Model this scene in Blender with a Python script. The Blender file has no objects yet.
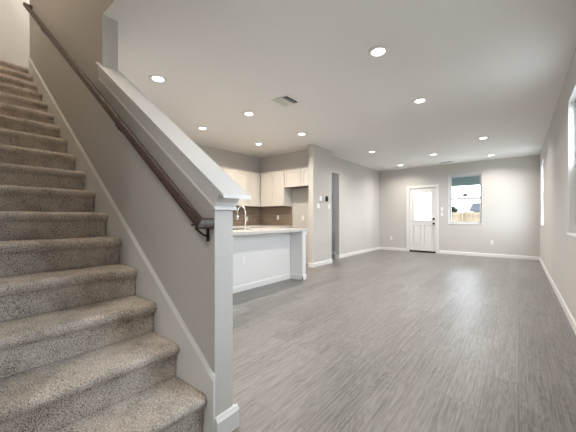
import bpy, bmesh, math, random
from mathutils import Vector, Matrix
random.seed(7)
C = bpy.context.scene.collection
S = bpy.context.scene
PI = math.pi

# ------------------------------------------------------------------ camera
cam_d = bpy.data.cameras.new('camera')
cam = bpy.data.objects.new('camera', cam_d); C.objects.link(cam)
cam_d.sensor_width = 36.0
cam_d.lens = 36.0 * 288.5 / 576
cam_d.shift_y = 2.3 / 576
cam_d.clip_start = 0.02
cam.location = (0, 0, 1.091)
cam.rotation_euler = (PI / 2, 0, 0.6745)
S.camera = cam
# ------------------------------------------------------------------ world / exposure
w = bpy.data.worlds.new('sky'); S.world = w; w.use_nodes = True
wn = w.node_tree.nodes; wl = w.node_tree.links
bg = wn['Background']
bg.inputs['Color'].default_value = (0.80, 0.90, 1.0, 1)
bg.inputs['Strength'].default_value = 8.5
S.view_settings.view_transform = 'Standard'
S.view_settings.look = 'None'
S.view_settings.exposure = .93
S.view_settings.gamma = 1.0
S.cycles.use_denoising = True
S.cycles.max_bounces = 10
S.cycles.diffuse_bounces = 6
S.cycles.sample_clamp_indirect = 6.0
LAMP_W = 9.8            # each recessed can
LAMP_COL = (1.0, 0.935, 0.86)


def portal(name, loc, rot, sx, sy):
    d = bpy.data.lights.new(name, 'AREA'); d.shape = 'RECTANGLE'; d.size = sx; d.size_y = sy
    d.cycles.is_portal = True
    o = bpy.data.objects.new(name, d); C.objects.link(o); o.location = loc; o.rotation_euler = rot


# sky portals in the openings that daylight comes through
portal('portal_rear_window', (-1.24, 9.99, 1.66), (-PI / 2, 0, 0), .86, 1.49)
portal('portal_side_window', (.50, 4.0, 1.65), (0, PI / 2, 0), 1.47, .86)
portal('portal_added_window', (.50, 1.83, 1.65), (0, PI / 2, 0), 1.47, .86)
portal('portal_front_door', (.09, -2.72, 1.26), (PI / 2, 0, 0), .2, 1.55)
portal('portal_side_window_far', (.50, 8.95, 1.67), (0, PI / 2, 0), 1.47, .86)

# ------------------------------------------------------------------ materials
def mat(name, col, rough=.6, bump=None, spec=.5, metal=0.0, coat=0.0):
    """bump = (scale, strength, distance)"""
    m = bpy.data.materials.new(name); m.use_nodes = True
    n = m.node_tree.nodes; l = m.node_tree.links; b = n['Principled BSDF']
    b.inputs['Base Color'].default_value = (*col, 1); b.inputs['Roughness'].default_value = rough; b.inputs['Specular IOR Level'].default_value = 0
    b.inputs['Specular IOR Level'].default_value = spec; b.inputs['Metallic'].default_value = metal
    b.inputs['Coat Weight'].default_value = coat
    if bump:
        t = n.new('ShaderNodeTexCoord'); q = n.new('ShaderNodeTexNoise'); q.inputs['Scale'].default_value = bump[0]
        q.inputs['Detail'].default_value = 3; bp = n.new('ShaderNodeBump')
        bp.inputs['Strength'].default_value = bump[1]; bp.inputs['Distance'].default_value = bump[2]
        l.new(t.outputs['Object'], q.inputs['Vector']); l.new(q.outputs['Fac'], bp.inputs['Height'])
        l.new(bp.outputs['Normal'], b.inputs['Normal'])
    return m


def emit(name, col, s):
    m = bpy.data.materials.new(name); m.use_nodes = True
    b = m.node_tree.nodes['Principled BSDF']
    b.inputs['Base Color'].default_value = (.9, .9, .9, 1)
    b.inputs['Emission Color'].default_value = (*col, 1); b.inputs['Emission Strength'].default_value = s
    return m


M = {}
M['wall'] = mat('greige_wall_paint', (.585, .565, .538), .75, (90, .5, .004), .3)
M['ceiling'] = mat('ceiling_paint', (.84, .835, .825), .85, (110, .22, .004), .2)
M['trim'] = mat('white_trim_paint', (.77, .768, .758), .35)
M['cabinet'] = mat('white_cabinet_paint', (.62, .60, .57), .4)
M['shaded_wood'] = mat('shaded_cabinet_wood', (.16, .11, .075), .7)  # wood brown that paints in the shade under the upper cabinets
M['counter'] = mat('pale_quartz', (.60, .575, .545), .25, (60, .02, .001))
M['plastic'] = mat('white_plastic', (.85, .85, .84), .35)
M['black'] = mat('black_plastic', (.012, .012, .013), .55, spec=.2)
M['dark'] = mat('dark_duct', (.02, .02, .02), .9, spec=.1)
M['vinyl'] = mat('white_vinyl', (.55, .56, .57), .4)
M['bronze'] = mat('dark_bronze', (.03, .022, .018), .35, metal=.7)
M['steel'] = mat('brushed_nickel', (.72, .70, .67), .22, metal=1.0)
M['whitemetal'] = mat('white_enamel', (.78, .78, .77), .5)
M['lens'] = emit('lamp_lens', (1.0, .96, .90), 2.8)
M['beam'] = mat('grey_green_beam', (.12, .15, .145), .8, spec=0.0)
M['siding'] = mat('white_siding', (.5, .505, .505), .7, spec=0.0)
M['ground'] = mat('dry_ground', (.27, .265, .25), .95, (30, .5, .02), spec=0.0)
M['slab'] = mat('patio_concrete', (.5, .49, .46), .9, (40, .2, .01), spec=0.0)
M['roofing'] = mat('grey_shingles', (.03, .031, .035), .9, (12, .4, .05), spec=0.0)
M['brickhouse'] = mat('tan_house_wall', (.12, .10, .085), .85, spec=0.0)
M['leaf'] = mat('dark_leaves', (.016, .024, .015), .7, spec=0.0)
M['bark'] = mat('bark', (.10, .08, .06), .9, spec=0.0)
M['galv'] = mat('galvanised', (.03, .03, .03), .6, spec=0.0)


def glass():
    m = bpy.data.materials.new('window_glass'); m.use_nodes = True
    n = m.node_tree.nodes; l = m.node_tree.links; n.remove(n['Principled BSDF'])
    tr = n.new('ShaderNodeBsdfTransparent'); tr.inputs['Color'].default_value = (.95, .97, .97, 1)
    gl = n.new('ShaderNodeBsdfGlossy'); gl.inputs['Roughness'].default_value = .02
    fr = n.new('ShaderNodeFresnel'); fr.inputs['IOR'].default_value = 1.45
    mx = n.new('ShaderNodeMixShader')
    l.new(fr.outputs[0], mx.inputs[0]); l.new(tr.outputs[0], mx.inputs[1]); l.new(gl.outputs[0], mx.inputs[2])
    l.new(mx.outputs[0], n['Material Output'].inputs['Surface'])
    return m


M['glass'] = glass()


def floor_mat():
    m = bpy.data.materials.new('grey_oak_vinyl_plank'); m.use_nodes = True
    n = m.node_tree.nodes; l = m.node_tree.links; b = n['Principled BSDF']
    def N(t, **k):
        q = n.new(t)
        for a, v in k.items():
            q.inputs[a].default_value = v
        return q
    tc = N('ShaderNodeTexCoord'); sp = N('ShaderNodeSeparateXYZ'); cb = N('ShaderNodeCombineXYZ')
    l.new(tc.outputs['Object'], sp.inputs[0]); l.new(sp.outputs['Y'], cb.inputs['X']); l.new(sp.outputs['X'], cb.inputs['Y'])
    br = N('ShaderNodeTexBrick', Scale=1.0); br.offset = .37; br.offset_frequency = 2
    br.inputs['Color1'].default_value = (0, 0, 0, 1); br.inputs['Color2'].default_value = (1, 1, 1, 1)
    br.inputs['Mortar'].default_value = (.5, .5, .5, 1); br.inputs['Mortar Size'].default_value = .0012
    br.inputs['Mortar Smooth'].default_value = .1
    br.inputs['Brick Width'].default_value = 1.22; br.inputs['Row Height'].default_value = .178
    l.new(cb.outputs[0], br.inputs['Vector'])
    rw = N('ShaderNodeMath'); rw.operation = 'MULTIPLY'; rw.inputs[1].default_value = 37.0
    l.new(br.outputs['Color'], rw.inputs[0])
    # fine straight grain
    mp = N('ShaderNodeMapping'); mp.inputs['Scale'].default_value = (1.3, 46, 1)
    l.new(cb.outputs[0], mp.inputs['Vector'])
    g = N('ShaderNodeTexNoise', Scale=2.2, Detail=6, Roughness=.65, Distortion=.4); g.noise_dimensions = '4D'
    l.new(mp.outputs[0], g.inputs['Vector']); l.new(rw.outputs[0], g.inputs['W'])
    # cathedral figure: contour lines of a stretched noise
    mp2 = N('ShaderNodeMapping'); mp2.inputs['Scale'].default_value = (1.5, 9, 1)
    l.new(cb.outputs[0], mp2.inputs['Vector'])
    g2 = N('ShaderNodeTexNoise', Scale=1.0, Detail=2, Roughness=.5, Distortion=.2); g2.noise_dimensions = '4D'
    l.new(mp2.outputs[0], g2.inputs['Vector']); l.new(rw.outputs[0], g2.inputs['W'])
    k = N('ShaderNodeMath'); k.operation = 'MULTIPLY'; k.inputs[1].default_value = 16.0
    l.new(g2.outputs['Fac'], k.inputs[0])
    fr = N('ShaderNodeMath'); fr.operation = 'PINGPONG'; fr.inputs[1].default_value = .5
    l.new(k.outputs[0], fr.inputs[0])
    # combine
    a = N('ShaderNodeMapRange'); a.inputs['From Min'].default_value = .3; a.inputs['From Max'].default_value = .7
    l.new(g.outputs['Fac'], a.inputs['Value'])
    mixg = N('ShaderNodeMix'); mixg.data_type = 'FLOAT'; mixg.inputs[0].default_value = .38
    l.new(a.outputs[0], mixg.inputs[2]); l.new(fr.outputs[0], mixg.inputs[3])
    tone = N('ShaderNodeMix'); tone.data_type = 'FLOAT'; tone.inputs[0].default_value = .13
    l.new(mixg.outputs[0], tone.inputs[2]); l.new(br.outputs['Color'], tone.inputs[3])
    rp = N('ShaderNodeValToRGB'); e = rp.color_ramp.elements
    e[0].position = .08; e[0].color = (.060, .055, .051, 1); e[1].position = .85; e[1].color = (.345, .328, .312, 1)
    l.new(tone.outputs[0], rp.inputs[0])
    sm = N('ShaderNodeMix'); sm.data_type = 'RGBA'; sm.inputs[7].default_value = (.06, .055, .05, 1)
    l.new(br.outputs['Fac'], sm.inputs[0]); l.new(rp.outputs[0], sm.inputs[6])
    l.new(sm.outputs[2], b.inputs['Base Color'])
    rr = N('ShaderNodeMapRange'); rr.inputs['To Min'].default_value = .34; rr.inputs['To Max'].default_value = .52
    l.new(mixg.outputs[0], rr.inputs['Value']); l.new(rr.outputs[0], b.inputs['Roughness']); b.inputs['Specular IOR Level'].default_value = .85
    bp = N('ShaderNodeBump', Strength=.25, Distance=.002)
    l.new(mixg.outputs[0], bp.inputs['Height']); l.new(bp.outputs[0], b.inputs['Normal'])
    return m


M['floor'] = floor_mat()


def carpet_mat():
    m = bpy.data.materials.new('speckled_cut_pile_carpet'); m.use_nodes = True
    n = m.node_tree.nodes; l = m.node_tree.links; b = n['Principled BSDF']
    tc = n.new('ShaderNodeTexCoord')
    v = n.new('ShaderNodeTexNoise'); v.inputs['Scale'].default_value = 190; v.inputs['Detail'].default_value = 2.5
    v.inputs['Roughness'].default_value = .7
    l.new(tc.outputs['Object'], v.inputs['Vector'])
    v2 = n.new('ShaderNodeTexNoise'); v2.inputs['Scale'].default_value = 9; v2.inputs['Detail'].default_value = 3
    l.new(tc.outputs['Object'], v2.inputs['Vector'])
    ad = n.new('ShaderNodeMath'); ad.operation = 'MULTIPLY_ADD'; ad.inputs[1].default_value = .25
    l.new(v2.outputs['Fac'], ad.inputs[0]); l.new(v.outputs['Fac'], ad.inputs[2])
    rp = n.new('ShaderNodeValToRGB'); e = rp.color_ramp.elements
    e[0].position = .46; e[0].color = (.115, .098, .084, 1); e[1].position = .76; e[1].color = (.95, .88, .80, 1)
    x = e.new(.60); x.color = (.66, .595, .53, 1)
    l.new(ad.outputs[0], rp.inputs[0]); l.new(rp.outputs[0], b.inputs['Base Color'])
    b.inputs['Roughness'].default_value = 1.0; b.inputs['Specular IOR Level'].default_value = .05
    b.inputs['Sheen Weight'].default_value = .15
    bp = n.new('ShaderNodeBump'); bp.inputs['Strength'].default_value = .9; bp.inputs['Distance'].default_value = .012
    l.new(v.outputs['Fac'], bp.inputs['Height']); l.new(bp.outputs[0], b.inputs['Normal'])
    return m


M['carpet'] = carpet_mat()


def wood_mat():
    m = bpy.data.materials.new('dark_walnut_stain'); m.use_nodes = True
    n = m.node_tree.nodes; l = m.node_tree.links; b = n['Principled BSDF']
    tc = n.new('ShaderNodeTexCoord'); mp = n.new('ShaderNodeMapping')
    mp.inputs['Rotation'].default_value = (0, -.63, 0); mp.inputs['Scale'].default_value = (4, 60, 60)
    v = n.new('ShaderNodeTexNoise'); v.inputs['Scale'].default_value = 1.5; v.inputs['Detail'].default_value = 4
    rp = n.new('ShaderNodeValToRGB'); e = rp.color_ramp.elements
    e[0].position = .3; e[0].color = (.024, .013, .010, 1); e[1].position = .75; e[1].color = (.09, .049, .036, 1)
    l.new(tc.outputs['Object'], mp.inputs[0]); l.new(mp.outputs[0], v.inputs['Vector'])
    l.new(v.outputs['Fac'], rp.inputs[0]); l.new(rp.outputs[0], b.inputs['Base Color'])
    b.inputs['Roughness'].default_value = .45
    return m


M['wood'] = wood_mat()


def tile_mat():
    m = bpy.data.materials.new('taupe_tile'); m.use_nodes = True
    n = m.node_tree.nodes; l = m.node_tree.links; b = n['Principled BSDF']
    tc = n.new('ShaderNodeTexCoord'); sp = n.new('ShaderNodeSeparateXYZ'); cb = n.new('ShaderNodeCombineXYZ')
    ad = n.new('ShaderNodeMath'); ad.operation = 'ADD'
    l.new(tc.outputs['Object'], sp.inputs[0]); l.new(sp.outputs['X'], ad.inputs[0]); l.new(sp.outputs['Y'], ad.inputs[1])
    l.new(ad.outputs[0], cb.inputs['X']); l.new(sp.outputs['Z'], cb.inputs['Y'])
    br = n.new('ShaderNodeTexBrick'); br.inputs['Scale'].default_value = 1
    br.inputs['Color1'].default_value = (.27, .205, .155, 1); br.inputs['Color2'].default_value = (.34, .265, .205, 1)
    br.inputs['Mortar'].default_value = (.45, .38, .31, 1); br.inputs['Mortar Size'].default_value = .002
    br.inputs['Brick Width'].default_value = .305; br.inputs['Row Height'].default_value = .09
    l.new(cb.outputs[0], br.inputs['Vector']); l.new(br.outputs['Color'], b.inputs['Base Color'])
    b.inputs['Roughness'].default_value = .25
    return m


M['tile'] = tile_mat()


def plank_mat(name, c1, c2, gap, width, vert=True, rough=.8):
    """vertical boards (fence) seen in X"""
    m = bpy.data.materials.new(name); m.use_nodes = True
    n = m.node_tree.nodes; l = m.node_tree.links; b = n['Principled BSDF']
    tc = n.new('ShaderNodeTexCoord'); sp = n.new('ShaderNodeSeparateXYZ'); cb = n.new('ShaderNodeCombineXYZ')
    l.new(tc.outputs['Object'], sp.inputs[0])
    l.new(sp.outputs['Z'], cb.inputs['X']); l.new(sp.outputs['X'], cb.inputs['Y'])
    br = n.new('ShaderNodeTexBrick'); br.inputs['Scale'].default_value = 1
    br.inputs['Color1'].default_value = (*c1, 1); br.inputs['Color2'].default_value = (*c2, 1)
    br.inputs['Mortar'].default_value = (*gap, 1); br.inputs['Mortar Size'].default_value = .004
    br.inputs['Brick Width'].default_value = 9; br.inputs['Row Height'].default_value = width
    l.new(cb.outputs[0], br.inputs['Vector']); l.new(br.outputs['Color'], b.inputs['Base Color'])
    b.inputs['Roughness'].default_value = rough; b.inputs['Specular IOR Level'].default_value = 0
    return m


M['fence'] = plank_mat('cedar_fence', (.12, .09, .062), (.15, .115, .08), (.06, .045, .03), .14)

# ------------------------------------------------------------------ builders
class MB:
    def __init__(s):
        s.v = []; s.f = []; s.sm = []

    def poly(s, verts, faces, smooth=False):
        o = len(s.v); s.v += [tuple(v) for v in verts]
        s.f += [tuple(i + o for i in f) for f in faces]; s.sm += [smooth] * len(faces); return s

    def box(s, x0, x1, y0, y1, z0, z1):
        x0, x1 = sorted((x0, x1)); y0, y1 = sorted((y0, y1)); z0, z1 = sorted((z0, z1))
        v = [(x, y, z) for x in (x0, x1) for y in (y0, y1) for z in (z0, z1)]
        return s.poly(v, [(0, 1, 3, 2), (4, 6, 7, 5), (0, 4, 5, 1), (2, 3, 7, 6), (0, 2, 6, 4), (1, 5, 7, 3)])

    def prism(s, pts, axis, a, b, smooth=False):
        """pts: 2-D outline (counter-clockwise) swept along axis from a to b"""
        n = len(pts)
        def P(p, t):
            return {'x': (t, p[0], p[1]), 'y': (p[0], t, p[1]), 'z': (p[0], p[1], t)}[axis]
        v = [P(p, a) for p in pts] + [P(p, b) for p in pts]
        f = [tuple(range(n - 1, -1, -1)), tuple(range(n, 2 * n))] + [(i, (i + 1) % n, (i + 1) % n + n, i + n) for i in range(n)]
        return s.poly(v, f, smooth)

    def lathe(s, prof, axis='z', n=24, c=(0, 0, 0), smooth=True):
        """prof: (r, h) list along the axis"""
        v = []; f = []
        for r, h in prof:
            for k in range(n):
                a = 2 * PI * k / n; p = (r * math.cos(a), r * math.sin(a), h)
                if axis == 'y': p = (p[0], p[2], p[1])
                if axis == 'x': p = (p[2], p[0], p[1])
                v.append((p[0] + c[0], p[1] + c[1], p[2] + c[2]))
        for i in range(len(prof) - 1):
            for k in range(n):
                f.append((i * n + k, i * n + (k + 1) % n, (i + 1) * n + (k + 1) % n, (i + 1) * n + k))
        f.append(tuple(range(n - 1, -1, -1))); f.append(tuple(range((len(prof) - 1) * n, len(prof) * n)))
        return s.poly(v, f, smooth)

    def tube(s, path, r, n=12, smooth=True, flat=1.0):
        path = [Vector(p) for p in path]; v = []; f = []
        for i, p in enumerate(path):
            t = (path[min(i + 1, len(path) - 1)] - path[max(i - 1, 0)]).normalized()
            u = t.cross(Vector((0, 0, 1)))
            if u.length < 1e-3: u = t.cross(Vector((0, 1, 0)))
            u.normalize(); q = u.cross(t)
            rr = r[i] if isinstance(r, (list, tuple)) else r
            for k in range(n):
                a = 2 * PI * k / n
                v.append(p + u * rr * math.cos(a) + q * rr * flat * math.sin(a))
        for i in range(len(path) - 1):
            for k in range(n):
                f.append((i * n + k, i * n + (k + 1) % n, (i + 1) * n + (k + 1) % n, (i + 1) * n + k))
        f.append(tuple(range(n - 1, -1, -1))); f.append(tuple(range((len(path) - 1) * n, len(path) * n)))
        return s.poly(v, f, smooth)


def obj(name, mb, m, parent=None, bevel=0, world=True, label=None, seg=2):
    """link mb as ONE mesh object; vertices given in world space unless world is False"""
    me = bpy.data.meshes.new(name)
    off = Vector((0, 0, 0))
    if parent is not None and world:
        p = parent
        while p is not None:
            off += Vector(p.location); p = p.parent
    me.from_pydata([Vector(v) - off for v in mb.v], [], mb.f)
    bm = bmesh.new(); bm.from_mesh(me); bmesh.ops.recalc_face_normals(bm, faces=bm.faces)
    for f, sflag in zip(bm.faces, mb.sm): f.smooth = sflag
    bm.to_mesh(me); bm.free(); me.update()
    me.materials.append(m)
    o = bpy.data.objects.new(name, me); C.objects.link(o); o.parent = parent
    if bevel:
        b = o.modifiers.new('bevel', 'BEVEL'); b.width = bevel; b.segments = seg; b.limit_method = 'ANGLE'
    if label: o['label'] = label
    return o


def thing(name, label, cat, loc=(0, 0, 0), rz=0, group=None, kind=None):
    o = bpy.data.objects.new(name, None); C.objects.link(o); o.empty_display_size = .1
    o.location = loc; o.rotation_euler = (0, 0, rz)
    tag(o, label, cat, group, kind); return o


def tag(o, label=None, cat=None, group=None, kind=None):
    if label: o['label'] = label
    if cat: o['category'] = cat
    if group: o['group'] = group
    if kind: o['kind'] = kind
    return o


def struct(name, mb, m, label=None, bevel=0):
    return tag(obj(name, mb, m, bevel=bevel), label, kind='structure')


def dup(root, loc, rz=None, label=None, group=None):
    r = root.copy(); C.objects.link(r); r.location = loc
    if rz is not None: r.rotation_euler = (0, 0, rz)
    if label: r['label'] = label
    if group: r['group'] = group
    for ch in list(root.children):
        c = ch.copy(); C.objects.link(c); c.parent = r
        for g in list(ch.children):
            d = g.copy(); C.objects.link(d); d.parent = c
    return r


# ------------------------------------------------------------------ room measures (metres)
H = 2.74                   # ceiling
XR, XL, YF = .43, -3.83, 9.93
XK, YK = -5.55, 5.70       # kitchen side and end walls
YW0, YW1 = .885, 1.000     # stair wall faces
XE, XU = -1.170, -2.626    # half wall end, full wall end
XTOP = -5.29               # stair wall's far corner upstairs
UP = 3.19                  # upper floor level
HU = 5.6                   # upper ceiling
T = .13
W_REAR = (-1.672, -.815, .915, 2.40)
W_SIDE = [(1.40, 2.26, .915, 2.385), (3.57, 4.43, .915, 2.385), (8.52, 9.38, .93, 2.43)]
DOOR = (-2.83, -2.012, 0.0, 2.075)

# ---- floor
struct('floor', MB().box(-6.6, XR + T, -2.7, YF + T, -.12, 0), M['floor'])
# ---- ceilings
m = MB()
m.box(XK - T, XR + T, YW0 + .0005, YF + T, H, H + .3)
m.box(-1.55, XR + T, -2.7, YW0, H, H + .3)
struct('ceiling', m, M['ceiling'])
struct('ceiling_upper', MB().box(-7.0, -1.55 + T, -.05, 2.2, HU, HU + .1), M['ceiling'])


def wall_x(name, y0, y1, x0, x1, z0, z1, holes=()):
    """wall running along X with holes (xa, xb, za, zb)"""
    m = MB(); x = x0
    for (xa, xb, za, zb) in sorted(holes):
        m.box(x, xa, y0, y1, z0, z1)
        if za > z0: m.box(xa, xb, y0, y1, z0, za)
        if zb < z1: m.box(xa, xb, y0, y1, zb, z1)
        x = xb
    m.box(x, x1, y0, y1, z0, z1)
    return struct(name, m, M['wall'])


def wall_y(name, x0, x1, y0, y1, z0, z1, holes=()):
    m = MB(); y = y0
    for (ya, yb, za, zb) in sorted(holes):
        m.box(x0, x1, y, ya, z0, z1)
        if za > z0: m.box(x0, x1, ya, yb, z0, za)
        if zb < z1: m.box(x0, x1, ya, yb, zb, z1)
        y = yb
    m.box(x0, x1, y, y1, z0, z1)
    return struct(name, m, M['wall'])


HALL = (6.28, 7.03, 0, 2.30)
wall_x('wall_rear', YF, YF + T, XL - T, XR + T, 0, H, [W_REAR, DOOR])
wall_y('wall_right', XR, XR + T, -2.7, YF, 0, H, W_SIDE)
wall_y('wall_left', XL - .12, XL, 6.17, YF, 0, H, [HALL])
wall_y('wall_pantry', -3.695, -3.57, 5.36, 6.17, 0, H)
m = MB(); m.box(XL - .12, -3.695, 5.83, 6.17, 0, H)
struct('wall_pantry_return', m, M['wall'])
wall_x('wall_kitchen_end', YK, YK + T, XK, -3.695, 0, H)
wall_y('wall_kitchen_side', XK - T, XK, 1.0, YK + T, 0, H)
# hallway behind the opening
m = MB(); m.box(-6.0, XL - .12, 7.65, 7.77, 0, H)
struct('wall_hall_far', m, M['wall'])
m = MB(); m.box(-6.0, XL - .12, 6.05, 6.17, 0, H)
struct('wall_hall_near', m, M['wall'])
struct('wall_hall_end', MB().box(-6.12, -6.0, 6.05, 7.77, 0, H), M['wall'])
# stairs: full wall, half wall, outer walls
m = MB()
m.box(XTOP, XU, YW0, YW1, 0, HU)
m.box(XU, -1.55, YW0, YW1, H + .0005, HU)
m.box(XK - T, XTOP, YW0, YW1, 0, UP - .31)
struct('wall_stair', m, M['wall'])
SL = .185 / .2535                     # stair slope


def zc(x):                            # under side of the cap moulding
    return 1.132 + (-1.158 - x) * .7175


m = MB()
m.prism([(XU, 0), (XE, 0), (XE, zc(XE)), (XU, zc(XU))], 'y', YW0, YW1)
struct('wall_stair_half', m, M['wall'])
struct('wall_stair_outer', MB().box(-7.0, -1.30, -.05, .075, 0, HU), M['wall'])
struct('wall_entry_left', MB().box(-1.43, -1.30, -2.7, -.05, 0, H), M['wall'])
FRONT = (-1.10, .26, 0, 2.12)
wall_x('wall_entry', -2.83, -2.7, -1.43, XR + T, 0, H, [FRONT])
m = MB(); m.box(-1.55, -1.55 + T, .075, YW0, H, HU)
struct('wall_stairwell_head', m, M['wall'])
struct('wall_upper_end', MB().box(-7.0, -6.42, .075, 2.2, 2.9, HU), M['wall'])
struct('wall_upper_return', MB().box(XTOP, XTOP + .115, YW1 + .001, 2.2, 3.05, HU), M['wall'])
struct('wall_upper_hall', MB().box(-6.42, XTOP, 2.0, 2.2, UP, HU), M['wall'])
struct('floor_upper', MB().box(-6.42, XTOP - .035, .075, 2.0, UP - .3, UP - .02), M['carpet'])

# ---- half wall cap: flat sloping board on a flared moulding
x_up = XU - .055
yc = (YW0 + YW1) / 2


def cap_loft(rings, x_hi, base):
    """rings: (half width, height above moulding foot, end x)"""
    v = []; f = []
    for hw, dz, xe in rings:
        for (x, y) in ((x_hi, yc - hw), (xe, yc - hw), (xe, yc + hw), (x_hi, yc + hw)):
            v.append((x, y, base(x) + dz))
    n = len(rings)
    for i in range(n - 1):
        for k in range(4):
            f.append((i * 4 + k, i * 4 + (k + 1) % 4, i * 4 + 4 + (k + 1) % 4, i * 4 + 4 + k))
    f.append((3, 2, 1, 0)); f.append(tuple(range(4 * n - 4, 4 * n)))
    return MB().poly(v, f)


cap = tag(bpy.data.objects.new('trim_1', None), 'white sloping cap on the half wall beside the stairs', kind='structure')
C.objects.link(cap); cap.location = (XE, yc, zc(XE))
hw0 = (YW1 - YW0) / 2
prof = [(hw0 + .009, 0, XE + .012), (hw0 + .014, .006, XE + .017), (hw0 + .014, .017, XE + .017), (hw0 + .008, .021, XE + .014), (hw0 + .011, .046, XE + .022),
        (hw0 + .013, .072, XE + .036), (hw0 + .015, .096, XE + .050), (hw0 + .016, .107, XE + .060), (hw0 + .016, .120, XE + .063)]
obj('cap_moulding', cap_loft(prof, x_up, zc), M['trim'], cap)
obj('cap_board', cap_loft([(.085, .120, XE + .102), (.088, .122, XE + .107), (.088, .135, XE + .107), (.085, .137, XE + .102)],
                          x_up - .006, zc), M['trim'], cap)

# ---- baseboards
BH, BT = .095, .014


def bb_profile(mb, axis, a, b, at, sgn):
    """baseboard running along axis on the plane 'at', sticking out by sgn"""
    p = [(0, 0), (BT, 0), (BT, BH - .018), (BT * .55, BH - .006), (BT * .45, BH), (0, BH)]
    pts = [(at + sgn * q[0], q[1]) for q in p]
    if axis == 'x': mb.prism(pts, 'x', a, b)      # outline in (y, z)
    else: mb.prism(pts, 'y', a, b)                # outline in (x, z)
    return mb


struct('baseboard_rear', bb_profile(bb_profile(MB(), 'x', XL + .014, DOOR[0] - .09, YF, -1), 'x', DOOR[1] + .09, XR - .014, YF, -1), M['trim'])
struct('baseboard_right', bb_profile(MB(), 'y', -2.7, YF, XR, -1), M['trim'])
m = bb_profile(MB(), 'y', HALL[1], YF, XL, 1)
m.box(XL - .12, XL + BT, HALL[1] - BT, HALL[1], 0, BH)
struct('baseboard_left', m, M['trim'])
m = bb_profile(MB(), 'y', 5.36 - BT, 6.17 + BT, -3.57, 1)
bb_profile(m, 'x', -3.695, -3.57, 5.36, -1)
struct('baseboard_pantry', m, M['trim'])
m = MB()
q_ = [(0, 0), (.024, 0), (.024, .088), (.016, .100), (.012, .108), (0, .108)]
m.prism([(XE + a_, z_) for a_, z_ in q_], 'y', YW0 - .002, YW1 + .024)
m.prism([(YW1 + a_, z_) for a_, z_ in q_], 'x', XTOP, XE)
struct('baseboard_stair', m, M['trim'])
struct('baseboard_hall', bb_profile(MB(), 'x', -6.0, XL - .12, 7.65, -1), M['trim'])
struct('baseboard_entry', bb_profile(MB(), 'y', -2.7, -.05, -1.30, 1), M['trim'])

# ------------------------------------------------------------------ windows
def window(name, label, cx, cy, z0, z1, half, rz):
    """double hung white vinyl window, local x along the wall, local -y into the room; wall inner face at y=0"""
    w = thing(name, label, None, (cx, cy, 0), rz, None, 'structure')
    a = half; y0, y1 = .055, .125
    fr = MB()
    t = .038
    fr.box(-a, -a + t, y0, y1, z0, z1); fr.box(a - t, a, y0, y1, z0, z1)
    fr.box(-a + t, a - t, y0, y1, z1 - t, z1); fr.box(-a + t, a - t, y0, y1, z0, z0 + t)
    obj('window_frame', fr, M['vinyl'], w, .003, world=False)
    zm = (z0 + z1) / 2 + .02
    for nm, za, zb, ya, yb in (('upper_sash', zm - .036, z1 - t, .095, .118), ('lower_sash', z0 + t, zm + .036, .066, .092)):
        s = MB(); r = .030; xa = -a + t
        s.box(xa, xa + r, ya, yb, za, zb); s.box(-xa - r, -xa, ya, yb, za, zb)
        s.box(xa + r, -xa - r, ya, yb, za, za + (r if nm == 'lower_sash' else .070)); s.box(xa + r, -xa - r, ya, yb, zb - (r if nm == 'upper_sash' else .070), zb)
        so = obj(nm, s, M['vinyl'], w, .002, world=False)
        obj('pane', MB().poly([(xa + r, (ya + yb) / 2, za + r), (-xa - r, (ya + yb) / 2, za + r), (-xa - r, (ya + yb) / 2, zb - r), (xa + r, (ya + yb) / 2, zb - r)], [(0, 1, 2, 3)]),
            M['glass'], so, world=False)
    rt = MB()           # painted return around the opening
    rt.box(-a, -a + .008, -.001, y0, z0, z1); rt.box(a - .008, a, -.001, y0, z0, z1)
    rt.box(-a + .008, a - .008, -.001, y0, z1 - .008, z1)
    obj('window_return', rt, M['trim'], w, world=False)
    obj('window_sill', MB().box(-a - .02, a + .02, -.012, y0, z0 - .004, z0 + .016), M['trim'], w, .004, world=False)
    return w


cx = (W_REAR[0] + W_REAR[1]) / 2; hf = (W_REAR[1] - W_REAR[0]) / 2
window('window_1', 'white double hung window right of the rear door', cx, YF, W_REAR[2], W_REAR[3], hf, 0)
window('window_2', 'white double hung window in the right wall, second from the stairs', XR, 4.0, W_SIDE[1][2], W_SIDE[1][3], .43, -PI / 2)
window('added_window_4', 'white double hung window added out of view in the right wall to light the foot of the stairs', XR, 1.83, W_SIDE[0][2], W_SIDE[0][3], .43, -PI / 2)  # unseen window, added to bring daylight onto the steps and half wall end
window('window_3', 'white double hung window in the right wall by the far corner', XR, 8.95, W_SIDE[2][2], W_SIDE[2][3], .43, -PI / 2)

# ------------------------------------------------------------------ rear door
d = thing('door_1', 'white half glazed rear door with black knobs', None, (-2.42, YF, 0), 0, None, 'structure')
xa, xb, zt = DOOR[0], DOOR[1], DOOR[3]
cs = MB(); cw = .085
cs.box(xa - cw + .01, xa + .006, YF - .018, YF, 0, zt + cw - .01); cs.box(xb - .006, xb + cw - .01, YF - .018, YF, 0, zt + cw - .01)
cs.box(xa + .006, xb - .006, YF - .018, YF, zt - .006, zt + cw - .01)
obj('door_casing', cs, M['trim'], d, .004)
jb = MB(); jb.box(xa, xa + .018, YF - .0, YF + T, 0, zt); jb.box(xb - .018, xb, YF, YF + T, 0, zt); jb.box(xa + .018, xb - .018, YF, YF + T, zt - .018, zt)
obj('door_jamb', jb, M['trim'], d)
obj('threshold', MB().box(xa + .018, xb - .018, YF - .012, YF + T + .02, 0, .046), M['dark'], d, label='black door threshold')
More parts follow.
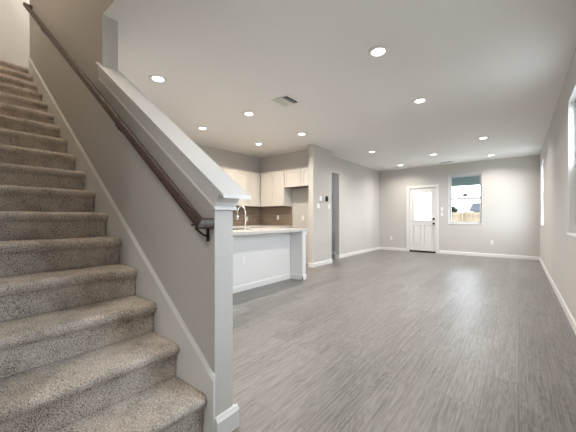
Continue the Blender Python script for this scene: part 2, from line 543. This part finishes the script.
# slab with a glazed opening and two raised lower panels
dx0, dx1 = xa + .021, xb - .021; dz0, dz1 = .05, zt - .021; ya, yb = YF + .022, YF + .066
gx0, gx1, gz0, gz1 = -2.69, -2.135, 1.0, 1.955
PZ0, PZ1 = .24, .87
PXS = ((-2.71, -2.46), (-2.365, -2.115))
sl = MB()
sl.box(dx0, gx0, ya, yb, gz0, dz1); sl.box(gx1, dx1, ya, yb, gz0, dz1); sl.box(gx0, gx1, ya, yb, gz1, dz1)
sl.box(dx0, PXS[0][0], ya, yb, PZ0, PZ1); sl.box(PXS[0][1], PXS[1][0], ya, yb, PZ0, PZ1); sl.box(PXS[1][1], dx1, ya, yb, PZ0, PZ1)
sl.box(dx0, dx1, ya, yb, dz0, PZ0); sl.box(dx0, dx1, ya, yb, PZ1, gz0)
slab = obj('door_slab', sl, M['trim'], d)
for px0, px1 in PXS:
    p = MB(); g = .028
    p.box(px0, px1, ya + .022, yb - .004, PZ0, PZ1)
    p.box(px0 + g, px1 - g, ya + .003, ya + .022, PZ0 + g, PZ1 - g)
    obj('door_panel', p, M['trim'], slab, .003)
lf = MB(); f = .030
lf.box(gx0 - .01, gx0 + f, ya - .010, yb, gz0 - .01, gz1 + .01); lf.box(gx1 - f, gx1 + .01, ya - .010, yb, gz0 - .01, gz1 + .01)
lf.box(gx0 + f, gx1 - f, ya - .010, yb, gz0 - .01, gz0 + f); lf.box(gx0 + f, gx1 - f, ya - .010, yb, gz1 - f, gz1 + .01)
obj('glass_frame', lf, M['trim'], slab, .004)
obj('door_glass', MB().poly([(gx0 + f, YF + .044, gz0 + f), (gx1 - f, YF + .044, gz0 + f), (gx1 - f, YF + .044, gz1 - f), (gx0 + f, YF + .044, gz1 - f)], [(0, 1, 2, 3)]), M['glass'], slab)
obj('door_knob', MB().lathe([(.030, 0), (.030, -.008), (.012, -.012), (.012, -.035), (.026, -.042), (.029, -.055), (.022, -.066), (.005, -.070)], 'y', 20, (-2.088, ya, .925)), M['black'], slab, label='black round door knob')
obj('deadbolt', MB().lathe([(.032, 0), (.032, -.012), (.026, -.018), (.008, -.020), (.008, -.034), (.002, -.036)], 'y', 20, (-2.088, ya, 1.07)), M['black'], slab, label='black deadbolt')

# ------------------------------------------------------------------ unseen front door behind the camera; side light added to let daylight in
d = thing('door_2', 'white front door, unseen, with a narrow side light added for daylight', None, (-.42, -2.7, 0), 0, None, 'structure')
fd = MB()
for fa, fb in ((-1.10, -1.04), (-.09, -.02), (.20, .26)): fd.box(fa, fb, -2.83, -2.7, 0, 2.12)
for fa, fb in ((-1.04, -.09), (-.02, .20)):
    fd.box(fa, fb, -2.83, -2.7, 2.06, 2.12); fd.box(fa, fb, -2.83, -2.7, 0, .03)
obj('door_frame', fd, M['trim'], d)
obj('door_slab', MB().box(-1.035, -.095, -2.79, -2.745, .035, 2.055), M['trim'], d)
r = .03; fa, fb = -.018, .198
q = MB(); q.box(fa, fa + r, -2.79, -2.745, .035, 2.055); q.box(fb - r, fb, -2.79, -2.745, .035, 2.055)
q.box(fa + r, fb - r, -2.79, -2.745, .035, .5); q.box(fa + r, fb - r, -2.79, -2.745, 2.055 - r, 2.055)
so = obj('added_side_light', q, M['trim'], d)
obj('pane', MB().poly([(fa + r, -2.77, .5), (fb - r, -2.77, .5), (fb - r, -2.77, 2.03), (fa + r, -2.77, 2.03)], [(0, 1, 2, 3)]), M['glass'], so)

# ------------------------------------------------------------------ stairs
N, RUN, RISE, X0, Z0 = 17, .2537, .1850, -1.212, .2085
YS0, YS1 = .08, .873
st = thing('staircase', 'carpeted staircase climbing beside the half wall with the dark handrail', 'stairs', (X0, (YS0 + YS1) / 2, 0))


def step_mesh(i):
    xn = X0 - RUN * i; zt = Z0 + RISE * i; zb = 0 if i == 0 else zt - RISE
    xr = xn - .036; xk = xr - RUN - .004
    pts = []
    zz = zb - (0 if i == 0 else .006)
    k = 9
    for j in range(k): pts.append((xr, zz + (zt - .062 - zz) * j / k))
    # nosing
    pts += [(xr + .004, zt - .060), (xr + .018, zt - .057), (xr + .030, zt - .049), (xn + .001, zt - .036), (xn + .003, zt - .024),
            (xn, zt - .014), (xn - .008, zt - .006), (xn - .019, zt - .001)]
    if i == N - 1:
        xk = xn - .045
    x = xn - .03
    while x > xk + .006:
        pts.append((x, zt)); x -= .012
    pts.append((xk, zt))
    top_n = len(pts)
    pts += [(xk, zb - .0 if i == 0 else zb - .006)]
    rnd = random.Random(50 + i)
    ys = [YS0]
    while ys[-1] < YS1 - .012: ys.append(ys[-1] + .0125)
    ys[-1] = YS1
    # rounded end of the carpet at the skirt side
    V = []; F = []
    np_ = len(pts)
    for y in ys:
        e = max(0.0, (y - (YS1 - .022)) / .022); dr = .004 * e * e
        for j, (px, pz) in enumerate(pts):
            ax, az = px, pz
            if 0 < j < top_n - 1:
                if j >= 9: ax -= dr * (1 if j < 16 else 0); az -= dr * (1 if j >= 14 else .2)
                jx = .0032
                ax += rnd.uniform(-jx, jx); az += rnd.uniform(-jx, jx)
            V.append((ax, y + (rnd.uniform(-.002, .002) if 0 < j < top_n - 1 and YS0 < y < YS1 else 0), az))
    for a in range(len(ys) - 1):
        for j in range(np_):
            F.append((a * np_ + j, a * np_ + (j + 1) % np_, (a + 1) * np_ + (j + 1) % np_, (a + 1) * np_ + j))
    F.append(tuple(range(np_ - 1, -1, -1))); F.append(tuple(range((len(ys) - 1) * np_, len(ys) * np_)))
    return MB().poly(V, F, True)


for i in range(N):
    obj('step', step_mesh(i), M['carpet'], st)


def zs(x):                                # top of the skirt board
    return .308 + (-1.148 - x) * .7295


sk = MB(); xs_e = XE + .004
sk.prism([(XTOP, zs(XTOP) - .42), (-1.62, 0), (xs_e, 0), (xs_e, zs(xs_e) - .012), (XTOP, zs(XTOP) - .012)], 'y', YS1 + .001, YW0 - .0005)
skirt = obj('skirt_board', sk, M['trim'], st, label='flat painted skirt board along the steps')
tv = []; tpr = [(YW0 - .0005, -.024), (YS1 - .004, -.024), (YS1 - .007, -.018), (YS1 + .004, -.002), (YS1 + .007, 0), (YW0 - .0005, 0)]
for x in (XTOP, xs_e + .002):
    for y, dz in tpr: tv.append((x, y, zs(x) + dz))
nt = len(tpr)
tm = MB().poly(tv, [tuple(range(nt - 1, -1, -1)), tuple(range(nt, 2 * nt))] + [(k, (k + 1) % nt, nt + (k + 1) % nt, nt + k) for k in range(nt)])
obj('skirt_moulding', tm, M['trim'], skirt, label='white moulding on top of the skirt board')

# ------------------------------------------------------------------ handrail
hr = thing('handrail', 'dark stained wooden handrail on the stair wall', 'handrail', (-1.19, .885, 1.09))
RY = .815


def zr(x):                                # centre line
    return 1.066 + (-1.19 - x) * .728


def rail_sweep(pts, a, b):
    """rounded rectangular rail section along a list of points, mitred corners; a half width, b half height"""
    sec = []
    for k in range(16):
        t = 2 * PI * k / 16
        cx_, sx_ = math.cos(t), math.sin(t)
        sec.append((a * abs(cx_) ** .55 * (1 if cx_ >= 0 else -1), b * abs(sx_) ** .55 * (1 if sx_ >= 0 else -1)))
    P = [Vector(p) for p in pts]; V = []; F = []
    for i, p in enumerate(P):
        d0 = (P[i] - P[i - 1]).normalized() if i else None
        d1 = (P[i + 1] - P[i]).normalized() if i < len(P) - 1 else None
        ref = d0 or d1
        u = ref.cross(Vector((0, 0, 1))).normalized(); q = u.cross(ref)
        nrm = (d0 + d1).normalized() if d0 and d1 else ref
        for (sx_, sy_) in sec:
            o = p + u * sx_ + q * sy_
            o = o + ref * ((p - o).dot(nrm) / ref.dot(nrm))
            V.append(o)
    n = 16
    for i in range(len(P) - 1):
        for k in range(n): F.append((i * n + k, i * n + (k + 1) % n, (i + 1) * n + (k + 1) % n, (i + 1) * n + k))
    F.append(tuple(range(n - 1, -1, -1))); F.append(tuple(range((len(P) - 1) * n, len(P) * n)))
    return MB().poly(V, F)


xt = -5.12
obj('rail', rail_sweep([(-1.19, .8845, zr(-1.19)), (-1.19, RY, zr(-1.19)), (xt, RY, zr(xt)), (xt, .8845, zr(xt))], .021, .026), M['wood'], hr, .0015)
for bx in (-1.222, -2.14, -4.22):
    b = MB(); z = zr(bx)
    b.box(bx - .009, bx + .009, .879, .8849, z - .115, z - .05)
    b.tube([(bx, .880, z - .085), (bx, .862, z - .084), (bx, .840, z - .070), (bx, RY, z - .048), (bx, RY, z - .03)], .0055, 10)
    b.box(bx - .028, bx + .028, RY - .010, RY + .010, z - .034, z - .026)
    obj('bracket', b, M['bronze'], hr, label='dark metal handrail bracket')

# ------------------------------------------------------------------ kitchen
def shaker(mb_parent, name, x0, x1, z0, z1, axis, face, sgn, m=None):
    """framed door with a recessed centre; face = outer plane coordinate, sgn = outward direction"""
    t = .019; r = .055; b = MB()
    def bx(a0, a1, c0, c1, d0, d1):
        if axis == 'x': b.box(a0, a1, face - sgn * d0, face - sgn * d1, c0, c1)
        else: b.box(face - sgn * d0, face - sgn * d1, a0, a1, c0, c1)
    bx(x0, x0 + r, z0, z1, 0, t); bx(x1 - r, x1, z0, z1, 0, t)
    bx(x0 + r, x1 - r, z0, z0 + r, 0, t); bx(x0 + r, x1 - r, z1 - r, z1, 0, t)
    bx(x0 + r, x1 - r, z0 + r, z1 - r, .013, t)
    return obj(name, b, M['cabinet'], mb_parent, .0015)


ZU0, ZU1 = 1.39, 2.255


def upper(label, axis, a0, a1, doors, z0=ZU0, group='white upper cabinets'):
    g = .0015
    if axis == 'x':          # on the end wall, facing the camera side (-y)
        t = thing('upper_cabinet', label, 'cabinet', ((a0 + a1) / 2, YK - .16, z0), 0, group)
        body = MB().box(a0 + g, a1 - g, YK - .31, YK - .001, z0, ZU1 - .02)
        face, sgn = YK - .33, -1
    else:                    # on the side wall, facing +x
        t = thing('upper_cabinet', label, 'cabinet', (XK + .16, (a0 + a1) / 2, z0), 0, group)
        body = MB().box(XK + .001, XK + .31, a0 + g, a1 - g, z0, ZU1 - .02)
        face, sgn = XK + .33, 1
    obj('body', body, M['cabinet'], t, .001)
    for (p, q) in doors: shaker(t, 'door', p + .0055, q - .0055, z0 + .006, ZU1 - .028, axis, face, sgn)
    un = MB()  # dark brown sheet stands in for the shadow under the cabinet
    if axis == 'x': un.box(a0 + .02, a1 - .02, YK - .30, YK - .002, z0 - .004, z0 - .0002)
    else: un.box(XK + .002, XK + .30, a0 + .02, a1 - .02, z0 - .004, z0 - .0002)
    obj('underside', un, M['shaded_wood'], t, label='brown wood underside standing in for the shadow below the cabinet')
    cr = MB()
    if axis == 'x': cr.prism([(face, ZU1 - .02), (face - .012, ZU1), (YK - .001, ZU1), (YK - .001, ZU1 - .02)], 'x', a0 + g, a1 - g)
    else: cr.prism([(face, ZU1 - .02), (face + .010, ZU1), (XK + .001, ZU1), (XK + .001, ZU1 - .02)], 'y', a0 + g, a1 - g)
    obj('crown', cr, M['cabinet'], t)
    return t


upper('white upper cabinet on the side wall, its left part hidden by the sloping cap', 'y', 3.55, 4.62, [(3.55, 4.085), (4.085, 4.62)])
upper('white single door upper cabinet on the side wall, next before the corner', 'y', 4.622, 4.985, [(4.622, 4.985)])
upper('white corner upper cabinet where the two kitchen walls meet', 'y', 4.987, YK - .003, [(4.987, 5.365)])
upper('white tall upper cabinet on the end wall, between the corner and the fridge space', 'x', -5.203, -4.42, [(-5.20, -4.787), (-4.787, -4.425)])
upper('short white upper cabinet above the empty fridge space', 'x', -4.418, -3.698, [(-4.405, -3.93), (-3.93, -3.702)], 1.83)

# base cabinets
def base(label, axis, a0, a1, doors):
    g = .0015
    if axis == 'x':
        t = thing('base_cabinet', label, 'cabinet', ((a0 + a1) / 2, YK - .3, 0), 0, 'white base cabinets')
        b = MB().box(a0 + g, a1 - g, YK - .58, YK - .001, .1, .865); b.box(a0 + g, a1 - g, YK - .52, YK - .001, 0, .1)
        face, sgn = YK - .60, -1
    else:
        t = thing('base_cabinet', label, 'cabinet', (XK + .3, (a0 + a1) / 2, 0), 0, 'white base cabinets')
        b = MB().box(XK + .001, XK + .58, a0 + g, a1 - g, .1, .865); b.box(XK + .001, XK + .52, a0 + g, a1 - g, 0, .1)
        face, sgn = XK + .60, 1
    obj('body', b, M['cabinet'], t)
    for (p, q) in doors:
        shaker(t, 'door', p + .002, q - .002, .11, .69, axis, face, sgn)
        shaker(t, 'drawer', p + .002, q - .002, .695, .86, axis, face, sgn)
    return t


base('white base cabinet on the end wall between the corner and the fridge space', 'x', -4.945, -4.44, [(-4.92, -4.44)])
base('white base cabinet on the side wall in the corner under the backsplash', 'y', 4.5, YK - .003, [(4.5, 5.08)])
base('white base cabinet on the side wall nearest to the stairs', 'y', 3.55, 4.498, [(3.55, 4.02), (4.02, 4.498)])
m = MB()
m.prism([(XK + .001, 3.55), (XK + .63, 3.55), (XK + .63, YK - .63), (-4.425, YK - .63), (-4.425, YK - .001), (XK + .001, YK - .001)], 'z', .867, .905)
tag(obj('countertop', m, M['counter'], bevel=.004), 'pale L shaped worktop along the kitchen walls below the brown tiles', 'worktop')
m = MB()
m.prism([(XK + .0005, 3.55), (XK + .010, 3.55), (XK + .010, YK - .010), (-4.432, YK - .010), (-4.432, YK - .0005), (XK + .0005, YK - .0005)], 'z', .9055, ZU0 - .006)
tag(obj('backsplash', m, M['tile']), 'taupe brown tile backsplash under the white upper cabinets', 'backsplash')

# peninsula
XP = -3.25
pn = thing('peninsula', 'white kitchen peninsula with a panelled back and end wing', 'kitchen counter', (XP, 3.1, 0))
obj('body', MB().box(XP - .62, XP - .02, 2.05, 4.20, 0, .862), M['cabinet'], pn)
obj('back_panel', MB().box(XP - .02, XP, 2.05, 4.13, 0, .862), M['trim'], pn)
obj('end_wing', MB().box(XP, -2.98, 4.135, 4.235, 0, .80), M['trim'], pn, .002)
obj('wing_capital', MB().box(XP, -2.966, 4.121, 4.249, .80, .862), M['trim'], pn, .003)
obj('apron', MB().box(XP, XP + .018, 2.05, 4.121, .80, .862), M['trim'], pn, .002)
pb = MB(); bb_profile(pb, 'y', 2.05, 4.135 - BT, XP, 1); bb_profile(pb, 'x', XP, -2.98 + BT, 4.135, -1); bb_profile(pb, 'y', 4.135 - BT, 4.235, -2.98, 1)
obj('base_trim', pb, M['trim'], pn)
m = MB(); sx0, sx1, sy0, sy1 = -4.16 + .10, -3.54, 2.75, 3.50      # sink cut-out
PX0, PX1, PY0, PY1 = -3.90, -2.955, 2.0, 4.265
sx0, sx1 = -3.86, -3.50
m.box(PX0, PX1, PY0, sy0, .863, .905); m.box(PX0, PX1, sy1, PY1, .863, .905)
m.box(PX0, sx0, sy0, sy1, .863, .905); m.box(sx1, PX1, sy0, sy1, .863, .905)
tag(obj('countertop', m, M['counter']), 'pale overhanging worktop on top of the white peninsula', 'worktop')
sk_ = thing('kitchen_sink', 'undermounted steel sink sunk in the peninsula worktop behind the faucet', 'sink', (-3.68, 3.125, .90))
b = MB(); z0_, z1_ = .864, .9045
b.box(sx0 + .001, sx0 + .004, sy0 + .001, sy1 - .001, z0_, z1_); b.box(sx1 - .004, sx1 - .001, sy0 + .001, sy1 - .001, z0_, z1_)
b.box(sx0 + .004, sx1 - .004, sy0 + .001, sy0 + .004, z0_, z1_); b.box(sx0 + .004, sx1 - .004, sy1 - .004, sy1 - .001, z0_, z1_)
b.box(sx0 + .001, sx1 - .001, sy0 + .001, sy1 - .001, .8635, .868)
obj('basin', b, M['steel'], sk_)
obj('drain', MB().lathe([(.04, .8682), (.04, .870), (.03, .870), (.0285, .8692)], 'z', 20, (-3.68, 3.12, 0)), M['steel'], sk_)
fx, fy = -3.445, 3.205
fc = thing('faucet', 'tall bright gooseneck faucet standing on the peninsula worktop', 'faucet', (fx, fy, .9055))
obj('faucet_base', MB().lathe([(.027, .9055), (.027, .912), (.021, .918), (.019, .975), (.016, .98)], 'z', 20, (fx, fy, 0)), M['steel'], fc)
pth = [(fx, fy, .975), (fx, fy, 1.16)]
R_ = .095
for k in range(0, 11):
    a = PI * k / 10; pth.append((fx - R_ + R_ * math.cos(a), fy, 1.19 + R_ * math.sin(a)))
pth += [(fx - 2 * R_, fy, 1.15)]
obj('spout', MB().tube(pth, .0125, 14), M['steel'], fc)
obj('spray_head', MB().lathe([(.014, 1.155), (.017, 1.13), (.019, 1.07), (.016, 1.062)], 'z', 18, (fx - 2 * R_, fy, 0)), M['steel'], fc)
obj('faucet_handle', MB().tube([(fx, fy + .015, .945), (fx, fy + .05, .95), (fx, fy + .085, .975)], [.009, .007, .0055], 10), M['steel'], fc)

# ------------------------------------------------------------------ outlets and switches
def outlet(label, loc, rz):
    t = thing('wall_outlet', label, 'outlet', loc, rz, 'wall outlets')
    obj('plate', MB().box(-.036, .036, -.0065, -.0003, -.058, .058), M['plastic'], t, .002, world=False)
    for s in (-1, 1):
        so = obj('socket', MB().lathe([(.0165, -.0065), (.0165, -.0085), (.015, -.009)], 'y', 18, (0, 0, s * .02)), M['plastic'], t, world=False)
        sl = MB()
        for q in (-.006, .006): sl.box(q - .001, q + .001, -.0094, -.0088, s * .02 - .001, s * .02 + .008)
        obj('slot', sl, M['dark'], so, world=False)
    return t


def rocker(label, loc, rz, gangs=1):
    t = thing('light_switch', label, 'switch', loc, rz, 'wall light switches')
    hw = .036 + .023 * (gangs - 1)
    obj('plate', MB().box(-hw, hw, -.0065, -.0003, -.058, .058), M['plastic'], t, .002, world=False)
    for k in range(gangs):
        c = (k - (gangs - 1) / 2) * .046
        obj('rocker', MB().prism([(-.0065, -.033), (-.0105, -.033), (-.0070, .033), (-.0065, .033)], 'x', c - .0165, c + .0165), M['plastic'], t, world=False)
    return t


outlet('white outlet low on the rear wall, right of the window', (-.587, YF, .41), 0)
outlet('white outlet low on the rear wall, left of the door', (-3.41, YF, .416), 0)
outlet('white outlet low on the bare right wall', (XR, 6.54, .36), -PI / 2)
outlet('white outlet on the white back panel of the peninsula', (XP, 2.98, .45), PI / 2)
outlet('white outlet on the brown tiles of the kitchen side wall, left of the corner', (XK + .010, 5.214, 1.075), PI / 2)
outlet('white outlet on the brown tiles of the kitchen end wall, right of the corner', (-4.882, YK - .010, 1.112), 0)
outlet('white outlet on the bare wall of the empty fridge space', (-4.09, YK, 1.10), 0)
rocker('white light switch beside the rear door, upper of the two', (-1.85, YF, 1.375), 0)
rocker('white light switch beside the rear door, lower of the two', (-1.85, YF, 1.215), 0)
rocker('white light switch on the short wall, below the black thermostat', (-3.57, 6.05, 1.376), PI / 2)
rocker('wide white light switch on the short wall, left of the single one', (-3.57, 5.57, 1.375), PI / 2, 2)
t = thing('thermostat', 'black oval thermostat on the short wall beside the hall opening', 'thermostat', (-3.57, 5.925, 1.553), PI / 2)
obj('backplate', MB().box(-.04, .04, -.006, -.0003, -.055, .055), M['plastic'], t, .006, world=False, label='white backplate')
pts = [(.052 * abs(math.cos(a)) ** .7 * (1 if math.cos(a) > 0 else -1), .064 * abs(math.sin(a)) ** .8 * (1 if math.sin(a) > 0 else -1)) for a in [2 * PI * k / 28 for k in range(28)]]
obj('screen', MB().prism(pts, 'y', -.024, -.0062), M['black'], t, .004, world=False, label='black face')
t = thing('wall_control', 'small white keypad on the short wall, left of the black thermostat', 'control panel', (-3.57, 5.665, 1.545), PI / 2)
obj('housing', MB().box(-.045, .045, -.018, -.0003, -.055, .055), M['plastic'], t, .004, world=False)
obj('button', MB().box(.008, .03, -.0205, -.0181, -.012, .022), mat('grey_plastic', (.45, .44, .42), .5), t, world=False, label='grey button')

# ------------------------------------------------------------------ recessed lights
def can(label):
    t = thing('recessed_light', label, 'ceiling light', (0, 0, H), 0, 'recessed ceiling lights')
    obj('trim_ring', MB().poly(*ring_mesh([(.102, -.0003), (.102, -.004), (.096, -.009), (.078, -.012), (.064, -.009), (.060, -.0004)])), M['whitemetal'], t, world=False)
    obj('lens', MB().lathe([(.0595, -.001), (.0595, -.011), (.054, -.015), (.040, -.017), (.004, -.018)], 'z', 32), M['lens'], t, world=False)
    ld = bpy.data.lights.new('lamp', 'AREA'); ld.shape = 'DISK'; ld.size = .11; ld.energy = LAMP_W; ld.color = LAMP_COL; ld.spread = math.radians(150)
    WARM.append(ld); lo = bpy.data.objects.new('lamp', ld); C.objects.link(lo); lo.parent = t; lo.location = (0, 0, -.021)
    return t


def warm_lamp(root):
    """the warmer bulbs of the kitchen and the stairwell"""
    for ch in root.children:
        if ch.type == 'LIGHT':
            if len(WARM) < 2:
                c = ch.data.copy(); c.color = (1.0, .84, .66); WARM.append(c)
            ch.data = WARM[1]


def ring_mesh(prof, n=36):
    v = []; f = []
    for r, h in prof:
        for k in range(n): v.append((r * math.cos(2 * PI * k / n), r * math.sin(2 * PI * k / n), h))
    m_ = len(prof)
    for i in range(m_):
        for k in range(n):
            f.append((i * n + k, i * n + (k + 1) % n, ((i + 1) % m_) * n + (k + 1) % n, ((i + 1) % m_) * n + k))
    return v, f, True


WARM = []
LIGHTS = [(-1.082, 2.78, 'recessed ceiling light, largest and nearest over the living area'),
          (-1.079, 4.30, 'recessed ceiling light over the living area, second nearest on its right side'),
          (-.568, 7.11, 'recessed ceiling light near the right wall, nearer of the two there'),
          (-.565, 9.165, 'recessed ceiling light nearest to the far right corner above the window'),
          (-1.712, 8.134, 'recessed ceiling light in the middle of the far group of five'),
          (-2.825, 6.865, 'recessed ceiling light near the left wall past the hall opening'),
          (-2.852, 9.145, 'recessed ceiling light above the rear door, nearest to the far left corner'),
          (-3.320, 1.70, 'recessed ceiling light just over the sloping half wall cap, leftmost of all'),
          (-3.315, 3.16, 'recessed ceiling light over the peninsula, left of the square air vent'),
          (-3.300, 4.56, 'recessed ceiling light over the far end of the peninsula near the short wall'),
          (-4.510, 3.14, 'recessed ceiling light over the kitchen, seen just right of the sloping cap'),
          (-4.495, 4.585, 'recessed ceiling light over the kitchen, nearest to the corner cabinets')]
first = None
for x, y, lab in LIGHTS:
    if first is None:
        first = can(lab); first.location = (x, y, H)
    else:
        r_ = dup(first, (x, y, H), None, lab)
        if x < -4: warm_lamp(r_)
# unseen lamps added in the entry and upstairs to light the stairs
dup(first, (-.45, -.75, H), None, 'added recessed ceiling light, unseen, in the entry by the front door')
ud = dup(first, (-2.1, .48, HU), None, 'added recessed ceiling light, unseen, high above the lower stairs'); warm_lamp(ud)
ud = dup(first, (-3.9, .48, HU), None, 'added recessed ceiling light, unseen, high above the upper stairs'); warm_lamp(ud)

dup(first, (-5.75, 1.25, HU), None, 'added recessed ceiling light, unseen, above the upper landing')

# ------------------------------------------------------------------ air vents
v = thing('ceiling_vent', 'square white air vent in the ceiling with slanted louvres', 'air vent', (-2.56, 3.145, H))
fr = MB(); a = .145; e = .022
fr.box(-a, a, -a - .01, -a - .01 + e, -.008, -.0004); fr.box(-a, a, a + .01 - e, a + .01, -.008, -.0004)
fr.box(-a, -a + e, -a - .01 + e, a + .01 - e, -.008, -.0004); fr.box(a - e, a, -a - .01 + e, a + .01 - e, -.008, -.0004)
obj('frame', fr, M['whitemetal'], v, .0015, world=False)
obj('duct', MB().box(-a + e, a - e, -a - .01 + e, a + .01 - e, -.0016, -.0004), M['dark'], v, world=False, label='dark duct opening')
for k in range(9):
    cx_ = -.108 + k * .0245
    lean = .0135 if k < 7 else .0005
    obj('louvre', MB().poly([(cx_ - lean, -a + .012, -.007), (cx_ + lean, -a + .012, -.0088), (cx_ + lean, a - .012, -.0088), (cx_ - lean, a - .012, -.007),
                             (cx_ - lean + .0015, -a + .012, -.002), (cx_ + lean + .0015, -a + .012, -.010), (cx_ + lean + .0015, a - .012, -.010), (cx_ - lean + .0015, a - .012, -.002)],
                            [(0, 1, 2, 3), (7, 6, 5, 4), (0, 4, 5, 1), (1, 5, 6, 2), (2, 6, 7, 3), (3, 7, 4, 0)]), M['whitemetal'], v, world=False)
v = thing('ceiling_vent', 'narrow white air vent in the ceiling just before the rear window', 'air vent', (-1.66, 9.50, H))
fr = MB(); a, b_ = .17, .085; e = .022
fr.box(-a, a, -b_, -b_ + e, -.005, -.0004); fr.box(-a, a, b_ - e, b_, -.008, -.0004)
fr.box(-a, -a + e, -b_ + e, b_ - e, -.008, -.0004); fr.box(a - e, a, -b_ + e, b_ - e, -.008, -.0004)
obj('frame', fr, M['whitemetal'], v, .0015, world=False)
obj('duct', MB().box(-a + e, a - e, -b_ + e, b_ - e, -.0016, -.0004), M['dark'], v, world=False, label='dark duct opening')
for k in range(5):
    cy_ = -.05 + k * .025
    obj('louvre', MB().box(-a + e, a - e, cy_ - .003, cy_ + .003, -.0026, -.0017), M['whitemetal'], v, world=False)

# ------------------------------------------------------------------ outdoors
GZ = -.35
struct('ground', MB().box(-45, 45, YF + T + 4.2, 120, GZ - .2, GZ), M['ground'])
m = MB(); m.box(-45, -6.7, -20, YF + T + 4.2, GZ - .2, GZ); m.box(XR + T, 45, -20, YF + T + 4.2, GZ - .2, GZ)
m.box(-6.7, XR + T, -20, -2.84, GZ - .2, -.12)
struct('ground_side', m, M['ground'])
struct('patio_slab', MB().box(-6.7, XR + T, YF + T, YF + T + 4.2, GZ - .2, -.06), M['slab'])
# patio cover
m = MB()
m.box(-2.9, .9, YF + T + .005, 13.25, 2.72, 2.90)
pc = thing('patio_cover', 'grey green patio roof and beam outside the rear window', 'patio roof', (-1.1, 13.0, -.06))
obj('roof', m, M['beam'], pc)
obj('beam', MB().box(-2.9, .9, 12.95, 13.15, 2.36, 2.72), M['beam'], pc)
obj('post', MB().box(.65, .8, 12.97, 13.13, -.06, 2.36), M['beam'], pc)
# lap siding wall beside the patio
m = MB(); y0_, y1_ = YF + T, 14.2
for k in range(19):
    z = -.06 + k * .15
    m.prism([(-2.97, z), (-2.945, z), (-2.962, z + .152), (-2.97, z + .152)], 'y', y0_, y1_)
m.box(-3.15, -2.97, y0_, y1_, -.06, 2.71)
struct('wall_patio', m, M['siding'])
# fence
fn = thing('yard_fence', 'tan wooden privacy fence across the yard outside the rear window', 'fence', (-3.2, 26, GZ))
obj('fence_boards', MB().box(-11, 7, 26.0, 26.02, GZ + .04, 1.56), M['fence'], fn)
for z in (GZ + .25, .65, 1.30): obj('fence_rail', MB().box(-11, 7, 25.955, 25.998, z, z + .09), M['fence'], fn)
for k in range(8): obj('fence_post', MB().box(-10.6 + k * 2.4 - .05, -10.6 + k * 2.4 + .05, 25.87, 25.953, GZ, 1.53), M['fence'], fn)
# house roof beyond the fence
hs = thing('neighbour_house', 'grey roofed house beyond the tan fence', 'house', (-3.0, 60, GZ))
obj('wall', MB().box(-6.1, 4, 58, 66, GZ, 2.4), M['brickhouse'], hs)
obj('roof', MB().prism([(57.5, 2.3), (66.5, 2.3), (62, 3.9)], 'x', -6.6, 4.5), M['roofing'], hs)
# street lamp far off
lp = thing('street_lamp', 'thin grey street lamp standing far beyond the fence', 'street lamp', (-10.2, 82, GZ))
obj('pole', MB().tube([(-10.2, 82, GZ), (-10.2, 82, 6.6)], [.20, .14], 10), M['galv'], lp)
obj('lamp_head', MB().lathe([(.2, 6.4), (.55, 6.6), (.6, 6.9), (.2, 7.3)], 'z', 14, (-10.2, 82, 0)), M['galv'], lp)


def tree(label, x, y, h, r, seed):
    rd = random.Random(seed)
    t = thing('tree', label, 'tree', (x, y, GZ), 0, 'trees beyond the fence')
    obj('trunk', MB().tube([(x, y, GZ), (x + .05, y, GZ + h * .35), (x, y, GZ + h * .7)], [.16, .13, .07], 8), M['bark'], t)
    cr = MB()
    for k in range(420):
        a = rd.uniform(0, 2 * PI); u = rd.uniform(-1, 1); q = rd.random() ** .4
        c = Vector((x + r * q * math.cos(a) * math.sqrt(1 - u * u), y + r * q * math.sin(a) * math.sqrt(1 - u * u), GZ + h - r * .75 + r * .75 * q * u))
        d1 = Vector((rd.gauss(0, 1), rd.gauss(0, 1), rd.gauss(0, 1))).normalized() * .28
        d2 = d1.cross(Vector((rd.gauss(0, 1), rd.gauss(0, 1), 1))).normalized() * .13
        cr.poly([c - d1, c + d2, c + d1, c - d2], [(0, 1, 2, 3)])
    obj('foliage', cr, M['leaf'], t)


tree('rounded dark tree left of the street lamp beyond the fence', -8.1, 50, 3.3, 1.0, 3)
tree('low dark tree between the rounded tree and the street lamp', -6.6, 55, 2.5, .9, 5)
